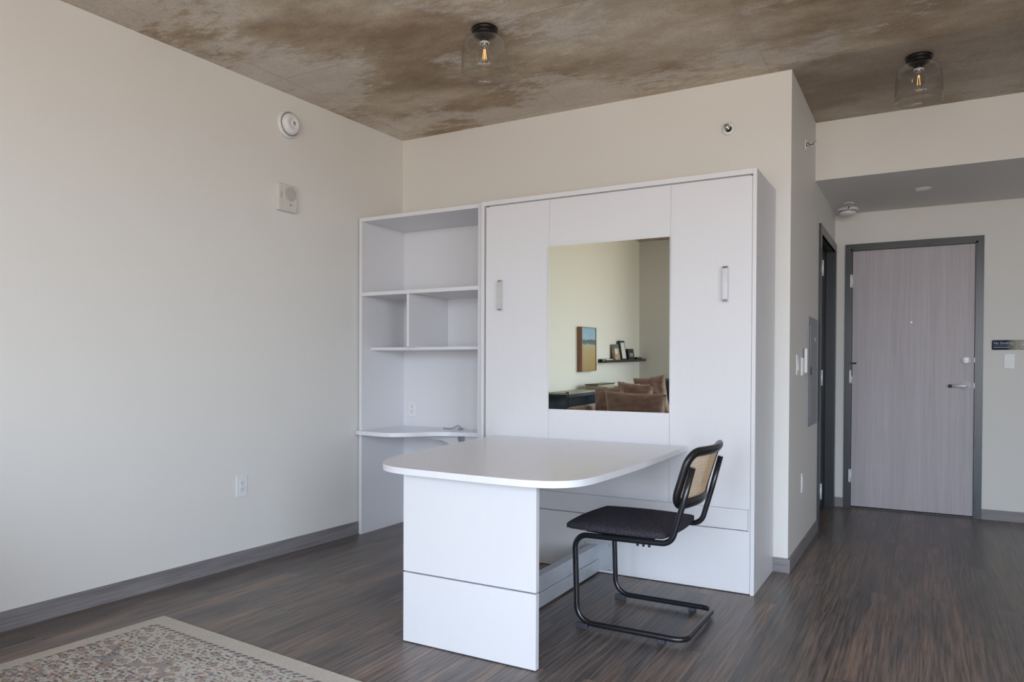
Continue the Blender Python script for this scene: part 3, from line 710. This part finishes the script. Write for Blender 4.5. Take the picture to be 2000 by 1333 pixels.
# alarm sounder
t = thing('alarm_sounder', 'square off-white alarm sounder plate on the left wall below the round detector', 'alarm', onwall(3.168, 2.130), TH)
bm = B(); box(bm, 0, .028, -.070, .070, -.080, .080, .004); part('housing', bm, M_plasto, t, True)
bm = B(); box(bm, .0282, .0305, -.030, .066, -.074, .074, .001); cv = part('grille_plate', bm, M_plasto, t, True)
M_gr = plain('pale_grey_mesh', (.50, .50, .47), .6, nscale=300, var=.15, bd=.001)
bm = B(); lathe(bm, [(0, .0307), (.042, .0307), (.042, .0315), (.039, .032), (0, .032)], (0, .018, .025), 'x', 32); part('speaker_grille', bm, M_gr, cv, True)
bm = B(); lathe(bm, [(0, .0307), (.006, .0307), (.006, .033), (0, .034)], (0, .018, -.040), 'x', 16); part('led', bm, M_elec, cv, True)
mt = Matrix(((0, 0, 1, .0284), (0, -1, 0, -.044), (1, 0, 0, -.025), (0, 0, 0, 1)))
mt = Matrix.Translation((.0284, -.056, .030)) @ Matrix(((0, 0, 1, 0), (0, 1, 0, 0), (-1, 0, 0, 0), (0, 0, 0, 1)))
part('lettering', text_bm('FIRE', .020, mt, .0004), M_elec, t, True)

# outlets and switches; local x out of the wall, y along, z up
def outlet_parts(t, w=.074, h=.118):
    bm = B(); box(bm, 0, .006, -w/2, w/2, -h/2, h/2, .002); pl_ = part('cover_plate', bm, M_plast, t, True)
    bm = B(); box(bm, .0062, .0085, -.0165, .0165, -.034, .034, .001); rc_ = part('receptacle', bm, M_plast, pl_, True)
    bm = B()
    for zc in (-.0175, .0175):
        box(bm, .0086, .0089, -.008, -.006, zc-.002, zc+.008); box(bm, .0086, .0089, .006, .008, zc-.002, zc+.008); box(bm, .0086, .0089, -.0025, .0025, zc-.010, zc-.0055)
    part('slots', bm, M_blackplast, rc_, True)
def switch_parts(t, w=.074, h=.118):
    bm = B(); box(bm, 0, .006, -w/2, w/2, -h/2, h/2, .002); pl_ = part('cover_plate', bm, M_plast, t, True)
    bm = B(); prism(bm, [(.0062, -.033), (.0062, .033), (.0075, .033), (.0115, -.033)], -.0165, .0165, 'y'); part('rocker', bm, M_plast, pl_, True)
t = thing('wall_outlet', 'white power outlet low on the left wall', 'outlet', onwall(2.857, .450), TH); outlet_parts(t)
t = thing('wall_outlet', 'white power outlet seen inside the bookcase above its curved desk', 'outlet', (-3.211, yb1-.0125, .8235), -math.pi/2); outlet_parts(t, .07, .115)
t = thing('wall_outlet', 'white power outlet low on the hall side wall near the corner', 'outlet', (XW, 4.765, .430), 0); outlet_parts(t)
t = thing('light_switch', 'white light switch on the hall side wall nearest the corner', 'light switch', (XW, 4.535, 1.147), 0); switch_parts(t, .075, .120)
t = thing('light_switch', 'white light switch on the entry wall under the dark no smoking sign', 'light switch', (.538, YD, 1.184), -math.pi/2); switch_parts(t, .066, .108)
t = thing('wall_control', 'white tall wall control beside the switch and the grey panel', 'wall control', (XW, 4.735, 1.16), 0)
bm = B(); box(bm, 0, .012, -.060, .055, -.078, .030, .003); part('base', bm, M_plast, t, True)
bm = B(); box(bm, .0122, .028, .000, .048, -.062, .088, .004); part('handset', bm, M_plast, t, True)

# electrical panel
t = thing('electrical_panel', 'grey metal breaker panel flush on the hall side wall', 'electrical panel', (XW, 5.150, 1.105), 0)
bm = B(); box(bm, 0, .010, -.215, .215, -.350, .350, .002); bx = part('trim_frame', bm, M_elec, t, True)
bm = B(); box(bm, .0102, .0145, -.165, .165, -.300, .300, .0015); dr = part('panel_door', bm, M_elec, bx, True)
bm = B(); box(bm, .0147, .020, -.158, -.130, -.02, .03, .002); part('latch', bm, M_rubber, dr, True)
bm = B(); box(bm, .0147, .0150, .02, .10, .20, .225); part('sticker', bm, M_plasto, dr, True)

# sprinklers
def sprinkler(t, ax):
    bm = B(); lathe(bm, [(0, 0), (.036, 0), (.038, .004), (.030, .008), (.018, .006), (.016, 0.0)], axis=ax, seg=28); es = part('escutcheon', bm, M_plast, t, True)
    bm = B(); f = {'x': lambda a_, b_, c_: (a_, b_, c_), 'z': lambda a_, b_, c_: (b_, c_, a_)}[ax]
    lathe(bm, [(0, .004), (.010, .004), (.010, .020), (0, .020)], axis=ax, seg=16)
    for s in (-1, 1): tube(bm, smooth_pts([f(.018, .009*s, 0), f(.030, .013*s, 0), f(.042, .009*s, 0), f(.048, 0, 0)], 4), .0022, 8)
    lathe(bm, [(0, .048), (.014, .048), (.014, .0495), (0, .0495)], axis=ax, seg=16)
    if ax == 'x': box(bm, .044, .062, -.014, .014, .010, .012)
    part('sprinkler_head', bm, M_chrome, es, True)
    bm = B(); tube(bm, [f(.020, 0, 0), f(.046, 0, 0)], .0035, 8); part('glass_bulb', bm, M_rubber, es, True)
t = thing('sprinkler', 'small sprinkler on the back wall above the wall bed', 'sprinkler', (-.990, YB, 2.489), -math.pi/2); sprinkler(t, 'x')
t = thing('sprinkler', 'small sprinkler high on the hall side wall by the corner', 'sprinkler', (XW, 4.80, 2.493), 0); sprinkler(t, 'x')
t = thing('sprinkler', 'small pendent sprinkler under the soffit above the ceiling smoke detector', 'sprinkler', (-.518, 6.10, ZS), 0); t.rotation_euler = (math.pi, 0, 0); sprinkler(t, 'z')
t = thing('smoke_detector', 'round white smoke detector under the soffit by the entry door', 'smoke detector', (-.541, 6.300, ZS), 0)
bm = B(); lathe(bm, [(0, 0), (.075, 0), (.077, -.008), (.074, -.018), (.064, -.022), (0, -.022)], seg=36); part('base', bm, M_plast, t, True)
bm = B(); lathe(bm, [(.056, -.0225), (.060, -.030), (.056, -.048), (.040, -.056), (0, -.058)], seg=36); part('cover', bm, M_plast, t, True)
bm = B(); lathe(bm, [(.0625, -.0222), (.0625, -.0252), (.0575, -.0252), (.0575, -.0222)], seg=36); part('vent_ring', bm, M_rubber, t, True)
# recessed downlight
t = thing('downlight', 'round recessed downlight in the entry soffit', 'downlight', (-.028, 5.853, ZS), 0)
bm = B(); lathe(bm, [(.060, -.0005), (.060, -.004), (.054, -.005), (.046, -.002), (.045, -.0005)], seg=36); part('trim_ring', bm, M_soff, t, True)
bm = B(); lathe(bm, [(.0448, -.0015), (.038, -.0008), (0, -.0005)], seg=32); part('reflector', bm, M_chrome, t, True)

# no smoking sign
t = thing('no_smoking_sign', 'dark slate no smoking sign on the entry wall right of the door', 'sign', (.428, YD, 1.268), 0)
m, n, b = newmat('sign_face'); s = n.nodes.new('ShaderNodeSeparateXYZ'); n.links.new(coords(n), s.inputs[0])
n.links.new(ramp(n, s.outputs['X'], [(.095, (.022, .036, .065)), (.155, (.40, .38, .32))]), b.inputs['Base Color']); b.inputs['Roughness'].default_value = .6; b.inputs['Specular IOR Level'].default_value = .2
bm = B(); prism(bm, rrect(0, .25, 0, .073, .008), -.006, -.0003, 'y'); pl_ = part('sign_plate', bm, m, t, True)
mt = Matrix.Translation((.012, -.0062, .043)) @ Matrix.Rotation(math.pi/2, 4, 'X')
M_let = plain('sign_lettering', (.62, .66, .70), .5)
part('lettering', text_bm('No Smoking', .024, mt, .0003), M_let, pl_, True)
bm = B(); box(bm, .012, .128, -.0068, -.0062, .0335, .0345)
for k in range(9): box(bm, .013+k*.0115, .021+k*.0115, -.0068, -.0062, .017, .022)
part('small_print', bm, M_let, pl_, True)
bm = B()
ring_ = [(.205+.026*math.cos(q*math.pi/16), -.0065, .0365+.026*math.sin(q*math.pi/16)) for q in range(32)]
tube(bm, ring_, .0016, 6, closed=True); tube(bm, [(.187, -.0065, .055), (.223, -.0065, .018)], .0016, 6); box(bm, .188, .222, -.0068, -.0062, .034, .039)
part('no_smoking_symbol', bm, M_plast, pl_, True)

# ================================================================== WHAT THE MIRROR SHOWS (left wall behind the camera, sofa)
# framed field painting
yc_ = -.400
t = thing('framed_painting', 'framed painting of a golden field under blue sky, seen in the mirror', 'painting', onwall(yc_, 1.248), TH)
hw, hh, dp = .225, .256, .060
bm = B()
for q in ((-hw, hw, hh-.008, hh), (-hw, hw, -hh, -hh+.008), (-hw, -hw+.008, -hh, hh), (hw-.008, hw, -hh, hh)): box(bm, .001, dp, q[0], q[1], q[2], q[3])
M_fr = m_streak('oak_frame', (.26, .12, .07), (.34, .17, .10), (.42, .22, .13), (40, 40, 2))
part('frame', bm, M_fr, t, True)
m, n, b = newmat('painted_canvas'); s = n.nodes.new('ShaderNodeSeparateXYZ'); v = coords(n); n.links.new(v, s.inputs[0])
wv = mth(n, 'MULTIPLY', mth(n, 'SUBTRACT', noise_n(n, coords(n, (1, 1, 1)), 14, 4), .5), .05)
h = mth(n, 'ADD', s.outputs['Z'], wv)
c = ramp(n, mth(n, 'ADD', h, .5), [(.24, (.33, .22, .085)), (.45, (.42, .31, .15)), (.555, (.40, .37, .24)), (.566, (.10, .15, .16)), (.605, (.07, .12, .15)), (.615, (.30, .46, .60)), (.74, (.24, .42, .60))])
st = noise_n(n, coords(n, (1, 30, 5)), 3, 6, .7)
c = mixc(n, .6, c, ramp(n, st, [(.3, (.7, .7, .7)), (.7, (1.3, 1.3, 1.3))]), 'MULTIPLY')
n.links.new(c, b.inputs['Base Color']); b.inputs['Roughness'].default_value = .7
bm = B(); box(bm, .02, dp-.008, -hw+.008, hw-.008, -hh+.008, hh-.008); part('canvas', bm, m, t, True)

# picture ledge
y0, y1 = -2.43, -.83
t = thing('picture_ledge', 'narrow black picture ledge on the left wall, seen in the mirror', 'shelf', onwall((y0+y1)/2, 1.085), TH); hl = (y1-y0)/2
bm = B(); box(bm, .001, .105, -hl, hl, 0, .012); box(bm, .001, .012, -hl, hl, .012, .045); box(bm, .094, .105, -hl, hl, .012, .032); part('ledge', bm, M_blkwood, t, True)
M_card = plain('postcard_print', (.42, .30, .22), .6, nscale=60, var=.6)
M_paper = plain('white_paper', (.68, .68, .70), .6, nscale=50, var=.12)
M_teal = plain('teal_cover', (.06, .16, .21), .6)
zl_ = 1.0975
def lean_box(name, mat, label, cat, yc, wd, ht, th_, x_off, tilt, extra=None):
    """thing standing on the ledge, leaning back to the wall by tilt; local x out, y along"""
    t = thing(name, label, cat, (lx(yc)+x_off, yc, zl_), TH)
    rot = Matrix.Rotation(-tilt, 4, 'Y')
    bm = B(); box(bm, -th_, 0, -wd/2, wd/2, 0, ht, .001); bm.transform(rot); zmin = min(v_.co.z for v_ in bm.verts); bm.transform(Matrix.Translation((0, 0, -zmin)))
    base = part('body', bm, mat, t, True)
    for nm, mt_, q in (extra or []):
        bm = B(); box(bm, .0003, .0025, *q); bm.transform(rot); bm.transform(Matrix.Translation((0, 0, -zmin))); part(nm, bm, mt_, t, True)
    return t
lean_box('book', M_card, 'tan printed book with a teal top standing on the picture ledge', 'book', -1.36, .19, .215, .035, .075, .16, [('cover_band', M_teal, (-.095, .095, .165, .213)), ('cover_picture', M_paper, (-.02, .07, .09, .15))])
lean_box('framed_print', M_blackplast, 'slim black frame with a white print leaning on the picture ledge', 'picture frame', -1.60, .20, .265, .018, .078, .15, [('print', M_paper, (-.072, .072, .03, .238))])
lean_box('book', M_blackplast, 'small black book on the picture ledge beside the black frame', 'book', -1.92, .24, .155, .04, .07, .12, [('title_block', M_elec, (-.07, .07, .05, .10))])
bm = B(); box(bm, -.07, 0, -.11, .11, 0, .045, .003)
solo('box', bm, M_blkwood, 'low dark box at the corner end of the picture ledge', 'box', (lx(-2.2)+.088, -2.2, zl_), TH, True)
bm = B(); box(bm, -.06, 0, -.11, .11, 0, .030, .002)
solo('booklet', bm, M_paper, 'pale booklet lying flat at the open end of the picture ledge', 'book', (lx(-1.02)+.085, -1.02, zl_), TH, True)

# console table behind the sofa
t = thing('console_table', 'narrow console table with dark metal frame behind the sofa, seen in the mirror', 'console table', (-3.32, -.25, 0))
cx0, cx1, cy0, cy1, cz = -3.435, -3.185, -1.15, .655, .795
M_ctop = m_streak('weathered_oak_top', (.30, .28, .24), (.38, .36, .32), (.46, .44, .40), (30, 2, 30), .5)
bm = B(); box(bm, cx0, cx1, cy0, cy1, cz-.018, cz, .002); part('tabletop', bm, M_ctop, t)
bm = B(); box(bm, cx0+.01, cx1-.01, cy0+.01, cy1-.02, cz-.05, cz-.0185)
box(bm, cx0+.01, cx0+.02, cy0+.02, cy1-.03, .06, cz-.05); part('frame', bm, M_navy, t)
for x_ in (cx0+.012, cx1-.012):
    for y_ in (cy0+.014, cy1-.014):
        bm = B(); box(bm, x_-.012, x_+.012, y_-.012, y_+.012, 0, cz+.012, .002); part('leg', bm, M_blk, t)
bm = B(); box(bm, cx0+.03, cx1-.03, cy0+.06, cy1-.06, .05, .068); part('shelf', bm, M_navy, t)
bm = B(); box(bm, -3.36, -3.21, -.70, -.19, cz+.0005, cz+.046, .003); bx = solo('box', bm, plain('tan_box', (.40, .36, .27), .7), 'flat tan storage box on the console table, seen in the mirror', 'box', (-3.285, -.45, cz))
bm = B(); box(bm, -3.365, -3.205, -.705, -.185, cz+.0465, cz+.056, .002); part('lid', bm, M_blkwood, bx)

# sofa
def cushion(w_, h_, d_, seed=0, puff=1.0, wr=.012):
    """pillow in local coords, centred; w along x, h along z, d along y"""
    bm = B(); n_ = 22; g = {}
    for s in (1, -1):
        for i in range(n_+1):
            for j in range(n_+1):
                u = -1+2*i/n_; v = -1+2*j/n_
                if s == -1 and (i in (0, n_) or j in (0, n_)): g[s, i, j] = g[1, i, j]; continue
                f = (max(0, 1-abs(u)**3.4)**.5)*(max(0, 1-abs(v)**3.4)**.5)
                pin = 1-.07*(1-abs(v))*(abs(u) > .0)*abs(u)**3; pin2 = 1-.07*(1-abs(u))*abs(v)**3
                wz = wr*noise.noise(Vector((u*2.2+seed, v*3.1, s*1.7+seed)))+wr*.5*noise.noise(Vector((u*6+seed, v*4, s)))
                g[s, i, j] = bm.verts.new((u*w_/2*pin, s*d_/2*f*puff+wz*f*s, v*h_/2*pin2+wz*.4))
        for i in range(n_):
            for j in range(n_):
                q = [g[s, i, j], g[s, i+1, j], g[s, i+1, j+1], g[s, i, j+1]]
                bm.faces.new(q if s == -1 else q[::-1]).smooth = True
    return bm
sf = thing('sofa', 'mauve-brown velvet sofa along the left wall, seen in the mirror', 'sofa', (-2.65, -.58, 0))
def softbox(*a_, bev=.05): bm = B(); box(bm, *a_, bev, 4); [setattr(f, 'smooth', True) for f in bm.faces]; return bm
part('base', softbox(-3.15, -2.20, -1.92, .78, .07, .29), M_velvet, sf)
part('backrest', softbox(-3.165, -3.06, -1.92, .78, .27, .66, bev=.045), M_velvet, sf)
part('armrest', softbox(-2.98, -2.18, .62, .79, .27, .56, bev=.06), M_velvet, sf)
part('armrest', softbox(-2.98, -2.18, -1.93, -1.76, .27, .56, bev=.06), M_velvet, sf)
for ya, yb_ in ((-1.75, -.575), (-.57, .61)): part('seat_cushion', softbox(-2.98, -2.18, ya, yb_, .28, .45, bev=.05), M_velvet, sf)
for x_ in (-3.08, -2.28):
    for y_ in (-1.84, .70): bm = B(); lathe(bm, [(0, 0), (.018, 0), (.026, .08), (0, .08)], (x_, y_, 0), seg=16); part('leg', bm, M_blkwood, sf)
def pillow(cx_, cy_, cz_, w_, h_, d_, rz, rx, ry, mat, label, seed, piping=None, group=None, wr=.012):
    bm = cushion(w_, h_, d_, seed, wr=wr); R3 = Matrix.Rotation(rx, 4, 'X') @ Matrix.Rotation(ry, 4, 'Y'); bm.transform(R3)
    ob = solo('throw_pillow', bm, mat, label, 'pillow', (cx_, cy_, cz_), rz, True)
    bm = B(); k_ = 24; lp_ = []
    for a_, b_ in ((-1, -1), (1, -1), (1, 1), (-1, 1)):
        nxt = {(-1, -1): (1, -1), (1, -1): (1, 1), (1, 1): (-1, 1), (-1, 1): (-1, -1)}[(a_, b_)]
        for q in range(k_):
            u = a_+(nxt[0]-a_)*q/k_; v = b_+(nxt[1]-b_)*q/k_
            pin = 1-.07*(1-abs(v))*abs(u)**3; pin2 = 1-.07*(1-abs(u))*abs(v)**3
            lp_.append((u*w_/2*pin, 0, v*h_/2*pin2))
    tube(bm, lp_, .004, 6, closed=True); bm.transform(R3)
    part('piping', bm, piping or mat, ob, True)
    return ob
M_pipe = plain('cream_piping', (.62, .50, .38), .7)
R = math.radians
pillow(-2.86, .33, .655, .34, .40, .16, R(10), R(-4), 0, M_velvet, 'upright mauve velvet pillow at the console end of the sofa', 1, wr=.02)
pillow(-2.50, .545, .640, .62, .34, .15, R(-3), R(-8), R(2), M_velvet, 'wide mauve pillow in front with a pale piped edge', 2.3, M_pipe, wr=.02)
pillow(-2.84, -.40, .665, .43, .40, .17, R(4), R(-6), R(3), M_velvet, 'creased brown velvet pillow in the middle of the sofa back', 3.7, wr=.035)
pillow(-2.855, -1.00, .690, .40, .46, .18, R(4), R(-6), R(-7), M_velvet, 'creased mauve pillow with pale piping beside the dark pillow', 5.1, M_pipe, wr=.035)
pillow(-2.70, -1.40, .670, .44, .44, .18, R(2), R(-4), 0, M_navy, 'dark slate pillow at the far end of the sofa', 6.6)
